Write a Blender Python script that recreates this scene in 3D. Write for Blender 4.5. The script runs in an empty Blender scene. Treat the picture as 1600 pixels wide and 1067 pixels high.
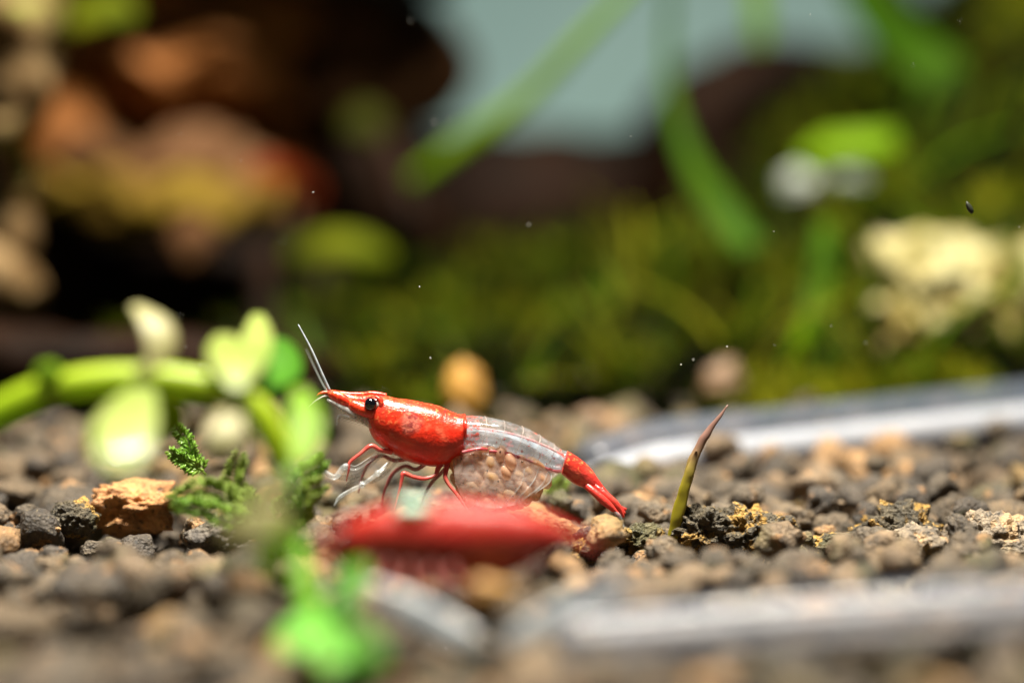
import bpy, bmesh, math, random
import numpy as np
from mathutils import Vector, Matrix, noise, Euler

# 1 Blender unit = 1 cm (macro photograph of an aquarium, shrimp about 2.7 cm long)
random.seed(7); rng = np.random.default_rng(7)
sc = bpy.context.scene
sc.unit_settings.system = 'METRIC'; sc.unit_settings.scale_length = 0.01
C = sc.collection

# ------------------------------------------------------------------ camera
F = 1600 * 100 / 36.0; PITCH = math.atan(183 / F); CAM = Vector((0, -25, 2.7))
cam = bpy.data.cameras.new('camera'); camo = bpy.data.objects.new('camera', cam); C.objects.link(camo)
cam.lens = 100; cam.sensor_width = 36; cam.clip_start = 0.5; cam.clip_end = 400
camo.location = CAM; camo.rotation_euler = (math.pi / 2 - PITCH, 0, 0)
cam.dof.use_dof = True; cam.dof.focus_distance = 25.0; cam.dof.aperture_fstop = 0.072; cam.dof.aperture_blades = 9
sc.camera = camo
# ------------------------------------------------------------------ world, lamp, exposure
w = bpy.data.worlds.new('World'); sc.world = w; w.use_nodes = True
bg = w.node_tree.nodes['Background']; bg.inputs[0].default_value = (0.50, 0.57, 0.70, 1); bg.inputs[1].default_value = 0.055
ld = bpy.data.lights.new('aquarium_led_lamp', 'AREA'); lo = bpy.data.objects.new('aquarium_led_lamp', ld); C.objects.link(lo)
ld.shape = 'RECTANGLE'; ld.size = 11; ld.size_y = 3.0; ld.energy = 14200; ld.spread = math.radians(100); ld.color = (1.0, 0.925, 0.80)
lo.location = (1.0, -4.0, 32)
lo.rotation_euler = (Vector((0.0, 0.0, 0.5)) - lo.location).to_track_quat('-Z', 'Y').to_euler()
sc.view_settings.view_transform = 'Standard'; sc.view_settings.look = 'None'
sc.view_settings.gamma = 1; sc.view_settings.exposure = 0.0; sc.view_settings.use_curve_mapping = False
sc.render.engine = 'CYCLES'
sc.cycles.use_denoising = True; sc.cycles.transparent_max_bounces = 24; sc.cycles.max_bounces = 10
sc.cycles.caustics_reflective = False; sc.cycles.caustics_refractive = False; sc.cycles.sample_clamp_indirect = 4

fw = Vector((0, math.cos(PITCH), -math.sin(PITCH))); up = Vector((0, math.sin(PITCH), math.cos(PITCH)))
def P(px, py, y=0.0):
    """point of the place at depth y that the photograph shows at (px, py)"""
    d = fw + Vector((1, 0, 0)) * ((px - 800) / F) + up * (-(py - 533.5) / F)
    return CAM + d * ((y - CAM.y) / d.y)
def S(px, y=0.0): return px * (y - CAM.y) / F

# ------------------------------------------------------------------ helpers
def tag(o, label=None, cat=None, group=None, kind=None):
    if label: o['label'] = label
    if cat: o['category'] = cat
    if group: o['group'] = group
    if kind: o['kind'] = kind
    return o
def empty(name, loc, label=None, cat=None, group=None):
    o = bpy.data.objects.new(name, None); o.empty_display_size = 0.1; o.location = loc; C.objects.link(o)
    return tag(o, label, cat, group)
def mesh_np(name, v, f, smooth=True):
    me = bpy.data.meshes.new(name)
    if isinstance(f, np.ndarray):
        k = f.shape[1]
        me.vertices.add(len(v)); me.vertices.foreach_set('co', np.ascontiguousarray(v, dtype=np.float32).ravel())
        me.loops.add(f.size); me.loops.foreach_set('vertex_index', f.astype(np.int32).ravel())
        me.polygons.add(len(f)); me.polygons.foreach_set('loop_start', np.arange(0, f.size, k, dtype=np.int32))
        me.update(calc_edges=True); me.validate()
    else:
        me.from_pydata([tuple(p) for p in v], [], f); me.update()
    me.polygons.foreach_set('use_smooth', np.full(len(me.polygons), smooth)); me.update()
    return me
def colattr(me, cols):
    a = me.attributes.new('tint', 'FLOAT_COLOR', 'POINT')
    c = np.ones((len(me.vertices), 4), dtype=np.float32); c[:, :3] = cols; a.data.foreach_set('color', c.ravel())
def obj(name, me, mats, parent=None, loc=None, kind=None):
    o = bpy.data.objects.new(name, me); C.objects.link(o)
    for m in (mats if isinstance(mats, (list, tuple)) else [mats]):
        if m.name not in [x.name for x in me.materials if x]: me.materials.append(m)
    if loc is not None: o.location = loc
    if parent is not None: o.parent = parent
    if kind: o['kind'] = kind
    return o
def crom(pts, n):
    """Catmull-Rom resample of an (m,k) array"""
    a = np.array([list(p) for p in pts], float); m = len(a)
    if m < 3:
        t = np.linspace(0, 1, n)[:, None]; return a[0] * (1 - t) + a[-1] * t
    e = np.vstack([2 * a[0] - a[1], a, 2 * a[-1] - a[-2]])
    out = []
    for u in np.linspace(0, m - 1, n):
        i = min(int(u), m - 2); t = u - i; p0, p1, p2, p3 = e[i], e[i + 1], e[i + 2], e[i + 3]
        out.append(0.5 * (2 * p1 + (p2 - p0) * t + (2 * p0 - 5 * p1 + 4 * p2 - p3) * t * t + (3 * p1 - p0 - 3 * p2 + p3) * t ** 3))
    return np.array(out)
class MB:
    def __init__(s): s.v = []; s.f = []; s.m = []
    def rings(s, rings, cap=True, mat=None):
        b = len(s.v); n = len(rings[0])
        for r in rings: s.v += [tuple(p) for p in r]
        for i in range(len(rings) - 1):
            for j in range(n):
                s.f.append((b + i * n + j, b + i * n + (j + 1) % n, b + (i + 1) * n + (j + 1) % n, b + (i + 1) * n + j)); s.m.append(mat[i] if mat is not None else 0)
        if cap:
            for k, rev in ((0, True), (len(rings) - 1, False)):
                c = len(s.v); s.v.append(tuple(np.mean(np.array([list(p) for p in rings[k]]), axis=0)))
                for j in range(n):
                    q = (b + k * n + j, b + k * n + (j + 1) % n, c); s.f.append(q[::-1] if rev else q); s.m.append((mat[min(k, len(mat) - 1)]) if mat is not None else 0)
    def sweep(s, path, ra, rb=None, side=(0, 1, 0), n=10, seg=None):
        seg = seg or max(8, 6 * len(path))
        if rb is None: rb = ra
        k = len(path)
        ra = np.interp(np.linspace(0, 1, k), np.linspace(0, 1, len(ra)), ra) if not np.isscalar(ra) else np.full(k, ra)
        rb = np.interp(np.linspace(0, 1, k), np.linspace(0, 1, len(rb)), rb) if not np.isscalar(rb) else np.full(k, rb)
        a = crom([list(p) + [x, y] for p, x, y in zip(path, ra, rb)], seg)
        pts = [Vector(r[:3]) for r in a]; R = []; sd = Vector(side)
        for i, p in enumerate(pts):
            t = (pts[min(i + 1, seg - 1)] - pts[max(i - 1, 0)]).normalized()
            u = (sd - t * sd.dot(t))
            if u.length < 1e-4: u = t.orthogonal()
            u.normalize(); nn = t.cross(u)
            A, B = max(a[i, 3], 1e-4), max(a[i, 4], 1e-4)
            R.append([p + u * (A * math.cos(q)) + nn * (B * math.sin(q)) for q in [2 * math.pi * j / n for j in range(n)]])
        s.rings(R)
    def mesh(s, name, org=None, disp=None):
        v = [Vector(p) for p in s.v]
        if disp: v = [p + disp(p) for p in v]
        if org is not None: v = [p - org for p in v]
        me = mesh_np(name, v, s.f)
        if any(s.m): me.polygons.foreach_set('material_index', s.m)
        return me
def sweep_part(name, mat, parent, path, ra, rb=None, side=(0, 1, 0), n=10, seg=None, disp=None, kind=None):
    b = MB(); b.sweep(path, ra, rb, side, n, seg)
    org = parent.matrix_world.translation.copy() if parent is None else abs_loc(parent)
    return obj(name, b.mesh(name, org, disp), mat, parent, kind=kind)
def abs_loc(o):
    l = Vector(o.location)
    while o.parent: o = o.parent; l += Vector(o.location)
    return l
_ico = {}
def ico(n):
    if n not in _ico:
        bm = bmesh.new(); bmesh.ops.create_icosphere(bm, subdivisions=n, radius=1.0)
        _ico[n] = (np.array([v.co[:] for v in bm.verts]), np.array([[v.index for v in f.verts] for f in bm.faces])); bm.free()
    return _ico[n]
def fr(p, s, seed, o=4): return noise.fractal(Vector(p) * s + Vector((seed * 13.7, seed * 7.1, -seed * 3.3)), 1.0, 2.1, o)
def lump(n, seed, amp=0.28, s=0.9, amp2=0.10, s2=2.6, squash=(1, 1, 1), amp3=0.0, s3=8, pits=0.0):
    v, f = ico(n); out = np.empty_like(v)
    for i, p in enumerate(v):
        r = 1 + amp * fr(p, s, seed, 2) + amp2 * fr(p, s2, seed + 3, 3)
        if amp3: r += amp3 * fr(p, s3, seed + 5, 3)
        if pits:
            d = noise.voronoi(Vector(p) * 2.7 + Vector((seed, seed * 2, 0)))[0][0]; r -= pits * max(0, 0.45 - d)
        out[i] = p * r
    return out * np.array(squash), f

def wdisp(amp, s, seed):
    def f(p):
        q = Vector(p) * s; n3 = noise.noise_vector(q + Vector((seed, 0, 0))); n4 = noise.noise_vector(q * 2.7 + Vector((0, seed, 0)))
        return (n3 + n4 * .4) * amp
    return f
# ------------------------------------------------------------------ materials
def nt(name):
    m = bpy.data.materials.new(name); m.use_nodes = True; t = m.node_tree; t.nodes.clear()
    return m, t, t.nodes, t.links
def N(t, kind, **kw):
    n = t.nodes.new(kind)
    for k, v in kw.items():
        if k.startswith('_'): setattr(n, k[1:], v)
        else: n.inputs[k.replace('__', ' ')].default_value = v
    return n
def mix(t, fac, a, b, mode='MIX'):
    n = t.nodes.new('ShaderNodeMix'); n.data_type = 'RGBA'; n.blend_type = mode
    for s, x in ((0, fac), (6, a), (7, b)):
        if hasattr(x, 'is_output') or isinstance(x, bpy.types.NodeSocket): t.links.new(x, n.inputs[s])
        elif s == 0: n.inputs[0].default_value = x
        else: n.inputs[s].default_value = tuple(x) + (1,) if len(x) == 3 else x
    return n.outputs[2]
def ramp(t, x, lo, hi, a=0.0, b=1.0):
    n = t.nodes.new('ShaderNodeMapRange'); n.interpolation_type = 'SMOOTHSTEP'
    t.links.new(x, n.inputs[0])
    for i, v in enumerate((lo, hi, a, b)): n.inputs[i + 1].default_value = v
    return n.outputs[0]
def mth(t, op, a, b=None):
    n = t.nodes.new('ShaderNodeMath'); n.operation = op
    for i, x in enumerate((a, b)):
        if x is None: continue
        if isinstance(x, bpy.types.NodeSocket): t.links.new(x, n.inputs[i])
        else: n.inputs[i].default_value = x
    return n.outputs[0]
def noise_tex(t, pos, scale, detail=4, rough=0.55, dist=0.0):
    n = N(t, 'ShaderNodeTexNoise', Scale=scale, Detail=detail, Roughness=rough, Distortion=dist); t.links.new(pos, n.inputs['Vector']); return n.outputs[0]
def voro(t, pos, scale, out='Distance', feat='F1'):
    n = N(t, 'ShaderNodeTexVoronoi', Scale=scale); n.feature = feat; t.links.new(pos, n.inputs['Vector']); return n.outputs[out]
def bump(t, h, strength, dist):
    n = N(t, 'ShaderNodeBump', Strength=strength, Distance=dist); t.links.new(h, n.inputs['Height']); return n.outputs[0]
def finish(t, p, extra=None):
    o = t.nodes.new('ShaderNodeOutputMaterial'); t.links.new(extra if extra else p.outputs[0], o.inputs[0])
def pmat(name, c1, c2=None, scale=4.0, rough=0.5, bmp=0.0, bs=20.0, sss=0.0, srad=(0.1, 0.05, 0.03), alpha=1.0, coat=0.0, transl=0.0, spec=0.5, c3=None, s3=1.0, attr=False, lo=0.38, hi=0.62, alpha2=None):
    m, t, nd, lk = nt(name)
    geo = nd.new('ShaderNodeNewGeometry'); pos = geo.outputs['Position']
    p = N(t, 'ShaderNodeBsdfPrincipled', Roughness=rough); p.inputs['Specular IOR Level'].default_value = spec
    p.inputs['Alpha'].default_value = alpha; p.inputs['Coat Weight'].default_value = coat; p.inputs['Coat Roughness'].default_value = 0.08
    if sss:
        p.inputs['Subsurface Weight'].default_value = sss; p.inputs['Subsurface Radius'].default_value = srad; p.inputs['Subsurface Scale'].default_value = 1.0
    nz = ramp(t, noise_tex(t, pos, scale), lo, hi)
    if attr:
        at = nd.new('ShaderNodeAttribute'); at.attribute_name = 'tint'; col = mix(t, 0.8, at.outputs['Color'], mix(t, nz, c1, c2 or c1), 'MULTIPLY')
    else: col = mix(t, nz, c1, c2 or c1)
    if c3 is not None: col = mix(t, ramp(t, noise_tex(t, pos, s3, 3), 0.52, 0.66), col, c3)
    lk.new(col, p.inputs['Base Color'])
    if alpha2 is not None: lk.new(ramp(t, noise_tex(t, pos, scale * 1.7), 0.35, 0.65, alpha, alpha2), p.inputs['Alpha'])
    if bmp: lk.new(bump(t, noise_tex(t, pos, bs, 5, 0.6), bmp, 0.3 / bs), p.inputs['Normal'])
    if transl:
        tr = nd.new('ShaderNodeBsdfTranslucent'); lk.new(col, tr.inputs[0]); ms = N(t, 'ShaderNodeMixShader', Fac=transl)
        lk.new(p.outputs[0], ms.inputs[1]); lk.new(tr.outputs[0], ms.inputs[2]); finish(t, p, ms.outputs[0])
    else: finish(t, p)
    return m

def soil_mat(name, attr=True, base=(0.1, 0.085, 0.07), orange=0.58, wear=(0.46, 0.28, 0.13), bs=1.0):
    m, t, nd, lk = nt(name)
    pos = nd.new('ShaderNodeNewGeometry').outputs['Position']
    p = N(t, 'ShaderNodeBsdfPrincipled', Roughness=0.62); p.inputs['Specular IOR Level'].default_value = 0.55
    if attr:
        at = nd.new('ShaderNodeAttribute'); at.attribute_name = 'tint'; base = at.outputs['Color']
    v1 = noise_tex(t, pos, 7, 6, 0.65); v2 = noise_tex(t, pos, 26, 4, 0.6)
    col = mix(t, 1.0, base, mix(t, ramp(t, v1, 0.3, 0.7), (0.55, 0.55, 0.56), (1.5, 1.4, 1.25)), 'MULTIPLY')
    col = mix(t, mth(t, 'MULTIPLY', ramp(t, noise_tex(t, pos, 4.2, 5, 0.6), orange, orange + 0.07), 0.85), col, mix(t, v2, wear, (wear[0] * .8, wear[1] * .62, wear[2] * .45)))
    col = mix(t, ramp(t, v2, 0.60, 0.70, 0, 0.55), col, (0.42, 0.33, 0.20))                    # pale grains
    col = mix(t, ramp(t, noise_tex(t, pos, 17, 3), 0.60, 0.68, 0, 0.75), col, (0.02, 0.018, 0.016))  # dark pores
    col = mix(t, ramp(t, noise_tex(t, pos, 1.3, 2), 0.56, 0.68, 0, 0.35), col, (0.13, 0.13, 0.02))   # thin algae film
    lk.new(col, p.inputs['Base Color'])
    h = mth(t, 'ADD', mth(t, 'MULTIPLY', noise_tex(t, pos, 14, 6, 0.7), 1.0), mth(t, 'MULTIPLY', voro(t, pos, 30), 0.5))
    lk.new(bump(t, h, 1.0 * bs, 0.04), p.inputs['Normal'])
    finish(t, p); return m
M = {}
M['soil'] = soil_mat('baked_soil')
M['soil_sheet'] = soil_mat('soil_sheet', False, (0.05, 0.043, 0.037), 0.66)
M['rock_orange'] = soil_mat('orange_rock', False, (0.55, 0.28, 0.11), 0.5, (0.62, 0.33, 0.14))
M['crust'] = soil_mat('crusty_soil', False, (0.10, 0.085, 0.055), 0.50, (0.68, 0.44, 0.10), 1.5)
M['rock_pale'] = soil_mat('pale_rock', False, (0.24, 0.20, 0.15), 0.52, (0.58, 0.42, 0.24))
M['rock_yellow'] = pmat('pale_yellow_rock', (0.50, 0.47, 0.24), (0.30, 0.23, 0.05), 1.6, 0.7, 0.5, 12, c3=(0.10, 0.10, 0.008), s3=1.3)
M['pebble_amber'] = pmat('amber_pebble', (0.52, 0.27, 0.04), (0.36, 0.19, 0.06), 3, 0.5, 0.3, 14)
M['pebble_tan'] = pmat('tan_pebble', (0.28, 0.16, 0.08), (0.18, 0.12, 0.07), 3, 0.6, 0.4, 14)
M['pebble_blob_grey'] = pmat('pale_grey_pebble_blob', (0.5, 0.56, 0.5), (0.38, 0.42, 0.36), 3, 0.4, 0.2, 14)
M['wood'] = pmat('driftwood_brown', (0.42, 0.17, 0.045), (0.18, 0.065, 0.016), 0.8, 0.6, 0.8, 6, c3=(0.36, 0.16, 0.06), s3=0.6, spec=0.08)
M['wood_orange'] = pmat('driftwood_orange', (0.40, 0.165, 0.055), (0.20, 0.065, 0.01), 0.9, 0.6, 0.8, 6, spec=0.08)
M['wood_shaded'] = pmat('driftwood_shaded', (0.022, 0.009, 0.004), (0.008, 0.004, 0.002), 1.0, 0.6, 0.8, 6, spec=0.08)  # near-black wood: shade of the hollows put into the colour
M['wood_half_shaded'] = pmat('driftwood_half_shaded', (0.12, 0.055, 0.024), (0.045, 0.02, 0.009), 1.0, 0.6, 0.8, 6, spec=.08)  # darker copy of the wood: shading of the trunk end in the colour
M['wood_taupe'] = pmat('driftwood_taupe', (0.17, 0.085, 0.04), (0.10, 0.045, 0.016), 0.8, 0.6, 0.7, 6, spec=0.08)
M['wood_algae'] = pmat('driftwood_algae', (0.24, 0.16, 0.018), (0.16, 0.09, 0.02), 0.9, 0.6, 0.7, 6, spec=0.08)
M['wood_red'] = pmat('driftwood_red', (0.16, 0.022, 0.004), (0.08, 0.012, 0.004), 1, 0.6, 0.5, 6, spec=0.08)
M['wood_pale'] = pmat('driftwood_pale', (0.27, 0.18, 0.085), (0.10, 0.055, 0.018), 1.5, 0.6, 0.7, 6, c3=(0.34, 0.38, 0.08), s3=1.3, spec=.1)
M['moss'] = pmat('java_moss', (1, 1, 1), (0.55, 0.6, 0.5), 1.2, 0.55, attr=True, transl=0.35, spec=0.08)
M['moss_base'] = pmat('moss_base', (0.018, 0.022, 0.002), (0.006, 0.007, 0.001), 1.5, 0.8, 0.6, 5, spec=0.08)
M['sprig'] = pmat('moss_sprig_green', (0.26, 0.50, 0.05), (0.34, 0.54, 0.07), 4, 0.35, transl=0.4, coat=0.3)
M['sprig_dark'] = pmat('moss_sprig_olive', (0.26, 0.38, 0.05), (0.34, 0.48, 0.07), 4, 0.4, transl=0.35)
M['stem'] = pmat('plant_stem', (0.54, 0.72, 0.03), (0.44, 0.64, 0.012), 1.2, 0.45, 0.15, 10, transl=0.35, coat=0.1)
M['stem_dark'] = pmat('plant_stem_green', (0.10, 0.30, 0.01), (0.16, 0.40, 0.01), 2, 0.4, transl=0.35)
M['node'] = pmat('plant_node', (0.16, 0.20, 0.02), (0.22, 0.26, 0.03), 5, 0.5, 0.2, 12)
M['leaf_pale'] = pmat('pale_leaf', (0.38, 0.46, 0.11), (0.28, 0.38, 0.05), 2, 0.4, transl=0.35, coat=0.2)
M['leaf_lime'] = pmat('lime_leaf', (0.28, 0.48, 0.02), (0.22, 0.42, 0.015), 2, 0.5, transl=0.4, spec=.2)
M['leaf_green'] = pmat('green_leaf', (0.08, 0.27, 0.012), (0.06, 0.22, 0.01), 2, 0.5, transl=0.4, spec=.2)
M['leaf_mint'] = pmat('mint_leaf', (0.26, 0.66, 0.10), (0.2, 0.6, 0.08), 2, 0.4, transl=0.4, coat=0.2)
M['leaf_cream'] = pmat('cream_leaf', (0.40, 0.38, 0.16), (0.30, 0.28, 0.1), 2, 0.5, transl=0.25)
M['leaf_olive'] = pmat('olive_leaf', (0.20, 0.27, 0.008), (0.14, 0.2, 0.006), 2, 0.6, transl=0.45, spec=0.15)
M['leaf_mid'] = pmat('mid_olive_leaf', (0.17, 0.20, 0.004), (0.10, 0.14, 0.003), 1.5, 0.7, transl=0.35, spec=0.1)
M['leaf_dim'] = pmat('dim_olive_leaf', (0.07, 0.08, 0.006), (0.05, 0.06, 0.005), 2, 0.7, transl=0.3, spec=0.1)
M['blade'] = pmat('grass_blade', (0.085, 0.20, 0.003), (0.05, 0.14, 0.003), 0.8, 0.6, transl=0.4, spec=0.12)
M['blade_bright'] = pmat('grass_blade_bright', (0.26, 0.46, 0.006), (0.18, 0.36, 0.005), 0.8, 0.6, transl=0.4, spec=0.12)
M['blade_top'] = pmat('grass_blade_lime', (0.36, 0.62, 0.003), (0.22, 0.46, 0.003), 0.8, 0.6, transl=0.45, spec=0.12)
M['wall'] = pmat('back_glass', (0.42, 0.66, 0.64), (0.36, 0.58, 0.58), 0.15, 0.6)
M['mint'] = pmat('mint_spot', (0.60, 0.88, 0.70), (0.54, 0.82, 0.62), 3, 0.4, sss=0.2)
M['mote'] = pmat('mote', (0.75, 0.75, 0.7), rough=0.6)
M['mote_dark'] = pmat('mote_dark', (0.02, 0.025, 0.01), rough=0.6)
M['strip'] = pmat('clear_strip', (0.62, 0.68, 0.72), (0.5, 0.56, 0.62), 3, 0.25, alpha=0.3, alpha2=0.65, coat=.4)
M['tube'] = pmat('clear_tube', (0.20, 0.23, 0.29), (0.15, 0.18, 0.24), 2, 0.2, alpha=0.34, coat=0.2)
M['light_streak'] = pmat('tube_light_streak', (0.88, 0.90, 0.96), (0.76, 0.80, 0.88), 2.5, 0.3, alpha=1.0, alpha2=0.9, coat=0.5)  # white core: light gathered inside the tube, put into its colour
M['light_streak_dim'] = pmat('tube_light_streak_dim', (0.78, 0.78, 0.80), (0.62, 0.62, 0.66), 2.5, 0.3, alpha=0.7, alpha2=0.35)
# sprout: olive below, brown tip (the sprout's own colour along its length)
m, t, nd, lk = nt('sprout'); M['sprout'] = m
pz = nd.new('ShaderNodeSeparateXYZ'); lk.new(nd.new('ShaderNodeNewGeometry').outputs['Position'], pz.inputs[0])
p = N(t, 'ShaderNodeBsdfPrincipled', Roughness=0.4)
lk.new(mix(t, ramp(t, pz.outputs[2], 0.35, 0.85), (0.30, 0.26, 0.014), (0.24, 0.13, 0.10)), p.inputs['Base Color']); finish(t, p)

# shrimp shell, red
def shrimp_red(name, lower, upper, zsplit, patch=None, spark=0.8, sss=0.25, alpha=1.0, rough=0.28, coat=0.35):
    m, t, nd, lk = nt(name); pos = nd.new('ShaderNodeNewGeometry').outputs['Position']
    sx = nd.new('ShaderNodeSeparateXYZ'); lk.new(pos, sx.inputs[0])
    p = N(t, 'ShaderNodeBsdfPrincipled', Roughness=rough)
    p.inputs['Subsurface Weight'].default_value = sss; p.inputs['Subsurface Radius'].default_value = (0.12, 0.03, 0.02); p.inputs['Subsurface Scale'].default_value = 0.6
    p.inputs['Coat Weight'].default_value = coat; p.inputs['Specular IOR Level'].default_value = 0.2 + coat * .8; p.inputs['Coat Roughness'].default_value = 0.15; p.inputs['Alpha'].default_value = alpha
    wob = mth(t, 'MULTIPLY', mth(t, 'SUBTRACT', noise_tex(t, pos, 5, 3), 0.5), 0.22)
    u = ramp(t, mth(t, 'ADD', sx.outputs[2], wob), zsplit - 0.05, zsplit + 0.05)
    nz = noise_tex(t, pos, 9, 4)
    lowc = mix(t, ramp(t, noise_tex(t, pos, 4, 4), 0.35, 0.7), lower, tuple(x * s for x, s in zip(lower, (0.72, 0.55, 0.6))))
    upc = mix(t, ramp(t, nz, 0.35, 0.65), upper, tuple(x * s for x, s in zip(upper, (0.8, 0.45, 0.5))))
    upc = mix(t, ramp(t, noise_tex(t, pos, 34, 3), 0.54, 0.66, 0, spark), upc, (0.98, 0.30, 0.10))
    upc = mix(t, ramp(t, noise_tex(t, pos, 21, 3), 0.61, 0.70, 0, 0.75), upc, (0.16, 0.02, 0.03))
    lowc = mix(t, ramp(t, noise_tex(t, pos, 7, 3), 0.55, 0.75, 0, 0.6), lowc, (0.90, 0.20, 0.10))
    upc = mix(t, ramp(t, noise_tex(t, pos, 3.6, 3), 0.54, 0.70, 0, 0.65), upc, (0.55, 0.03, 0.02))
    col = mix(t, u, lowc, upc)
    if patch is not None:
        vs = nd.new('ShaderNodeVectorMath'); vs.operation = 'DISTANCE'; lk.new(pos, vs.inputs[0]); vs.inputs[1].default_value = patch
        d = mth(t, 'ADD', vs.outputs[1], mth(t, 'MULTIPLY', mth(t, 'SUBTRACT', noise_tex(t, pos, 12, 3), 0.5), 0.12))
        col = mix(t, ramp(t, d, 0.05, 0.13, 0.85, 0), col, mix(t, ramp(t, noise_tex(t, pos, 15, 3), 0.42, 0.56), (0.20, 0.05, 0.05), (0.66, 0.20, 0.14)))
    lk.new(col, p.inputs['Base Color'])
    h = mth(t, 'ADD', noise_tex(t, pos, 34, 3), mth(t, 'MULTIPLY', noise_tex(t, pos, 11, 2), 0.7))
    lk.new(bump(t, h, 0.34, 0.02), p.inputs['Normal']); finish(t, p); return m
M['red'] = shrimp_red('shrimp_red_shell', (0.82, 0.040, 0.014), (0.86, 0.065, 0.02), 0.98, tuple(P(642, 661, -0.19)))
M['red_tail'] = shrimp_red('shrimp_red_tail', (0.72, 0.06, 0.045), (0.80, 0.07, 0.04), 0.55)
M['red_leg'] = pmat('shrimp_red_leg', (0.62, 0.07, 0.06), (0.72, 0.14, 0.11), 12, 0.3, sss=0.2, coat=0.4)
M['red_leg_far'] = pmat('shrimp_far_leg', (0.42, 0.05, 0.06), (0.5, 0.12, 0.12), 12, 0.3, alpha=0.8, coat=0.4)
m, t, nd, lk = nt('shrimp_clear_shell'); M['shell'] = m
pos = nd.new('ShaderNodeNewGeometry').outputs['Position']; sx3 = nd.new('ShaderNodeSeparateXYZ'); lk.new(pos, sx3.inputs[0])
p = N(t, 'ShaderNodeBsdfPrincipled', Roughness=0.1); p.inputs['Coat Weight'].default_value = 1.0; p.inputs['Coat Roughness'].default_value = 0.08
near = ramp(t, sx3.outputs[0], -0.44, -0.12, 0.10, 0.0); far_ = ramp(t, sx3.outputs[0], 0.30, 0.47, 0.0, 0.09)
fk = ramp(t, mth(t, 'ADD', noise_tex(t, pos, 16, 3), mth(t, 'ADD', near, far_)), 0.60, 0.68)
lk.new(mix(t, fk, mix(t, ramp(t, noise_tex(t, pos, 7), 0.38, 0.62), (0.60, 0.68, 0.76), (0.72, 0.64, 0.64)), (0.80, 0.10, 0.07)), p.inputs['Base Color'])
lk.new(mth(t, 'ADD', ramp(t, noise_tex(t, pos, 12), 0.35, 0.65, 0.08, 0.24), mth(t, 'MULTIPLY', fk, 0.55)), p.inputs['Alpha'])
lk.new(bump(t, noise_tex(t, pos, 16, 4), 0.4, 0.02), p.inputs['Normal']); finish(t, p)
M['muscle'] = pmat('shrimp_milky_muscle', (0.38, 0.48, 0.58), (0.48, 0.56, 0.64), 5, 0.5, alpha=0.32, alpha2=0.54, spec=.2)
M['gut'] = pmat('shrimp_gut_line', (0.62, 0.22, 0.24), (0.64, 0.42, 0.42), 12, 0.4, alpha=0.25, alpha2=0.65)
M['pink'] = pmat('shrimp_pink_line', (0.78, 0.07, 0.10), (0.70, 0.28, 0.30), 9, 0.3, alpha=0.95, alpha2=0.5, coat=0.4)
M['egg'] = pmat('shrimp_egg', (0.92, 0.60, 0.38), (0.90, 0.64, 0.46), 5, 0.3, transl=0.45, alpha=0.55, coat=0.25)
M['egg_yellow'] = pmat('shrimp_egg_yellow', (0.95, 0.66, 0.34), (0.85, 0.62, 0.42), 9, 0.3, transl=0.45, alpha=0.65, coat=0.25)
M['brood'] = pmat('shrimp_brood', (0.95, 0.66, 0.48), (0.9, 0.64, 0.5), 8, 0.4, transl=0.4, alpha=0.6, alpha2=0.8)
M['veil'] = pmat('shrimp_pleura_veil', (0.82, 0.64, 0.54), (0.78, 0.70, 0.66), 8, 0.15, 0.3, 14, alpha=0.10, alpha2=0.24, coat=0.4)
M['clear'] = pmat('shrimp_clear_limb', (0.62, 0.70, 0.72), (0.72, 0.74, 0.72), 9, 0.12, alpha=0.14, alpha2=0.40, coat=0.8, spec=0.6)
M['white_head'] = pmat('shrimp_white_head', (0.72, 0.66, 0.62), (0.60, 0.58, 0.56), 9, 0.25, alpha=0.7, alpha2=0.9, coat=0.6)
M['eye'] = pmat('shrimp_eye', (0.004, 0.004, 0.006), rough=0.08, coat=1.0)
M['antenna'] = pmat('shrimp_antenna', (0.34, 0.40, 0.44), (0.5, 0.55, 0.58), 25, 0.2, coat=1.0, alpha=0.9)
M['antenna_faint'] = pmat('shrimp_antenna_faint', (0.4, 0.45, 0.42), rough=0.2, coat=0.3, alpha=0.14)
M['red_front'] = shrimp_red('front_shrimp_shell', (0.34, 0.06, 0.035), (0.48, 0.022, 0.016), 0.42, None, 0.3, 0.2, rough=.45, coat=.06)
M['red_front_mid'] = shrimp_red('front_shrimp_belly', (0.26, 0.045, 0.03), (0.36, 0.03, 0.02), 0.40, None, 0.2, 0.3, alpha=0.9, rough=.5, coat=.03)

# ------------------------------------------------------------------ setting: soil bed, back glass
def g(y):
    y = np.asarray(y, float)
    return np.where(y < 0, 0.06 * y, np.where(y < 9, 0.115 * y, 1.035 + 0.03 * (y - 9)))
def grid_mesh(name, xs, ys, zf):
    X, Y = np.meshgrid(xs, ys); Z = zf(X, Y); v = np.stack([X, Y, Z], -1).reshape(-1, 3); nx = len(xs)
    i = np.arange((len(ys) - 1) * (nx - 1)); r = i // (nx - 1) * nx + i % (nx - 1)
    return mesh_np(name, v, np.stack([r, r + 1, r + 1 + nx, r + nx], -1))
soil = obj('soil_bed', grid_mesh('soil_bed', np.linspace(-40, 40, 121), np.linspace(-20, 40, 91), lambda X, Y: g(Y) - 0.46), M['soil_sheet'], kind='structure')
wall = MB(); wall.rings([[(-40, 24, -3), (40, 24, -3), (40, 24.6, -3), (-40, 24.6, -3)], [(-40, 24, 40), (40, 24, 40), (40, 24.6, 40), (-40, 24.6, 40)]])
wm = wall.mesh('back_wall'); wm.polygons.foreach_set('use_smooth', [False] * len(wm.polygons))
obj('back_wall', wm, M['wall'], kind='structure')

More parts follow.
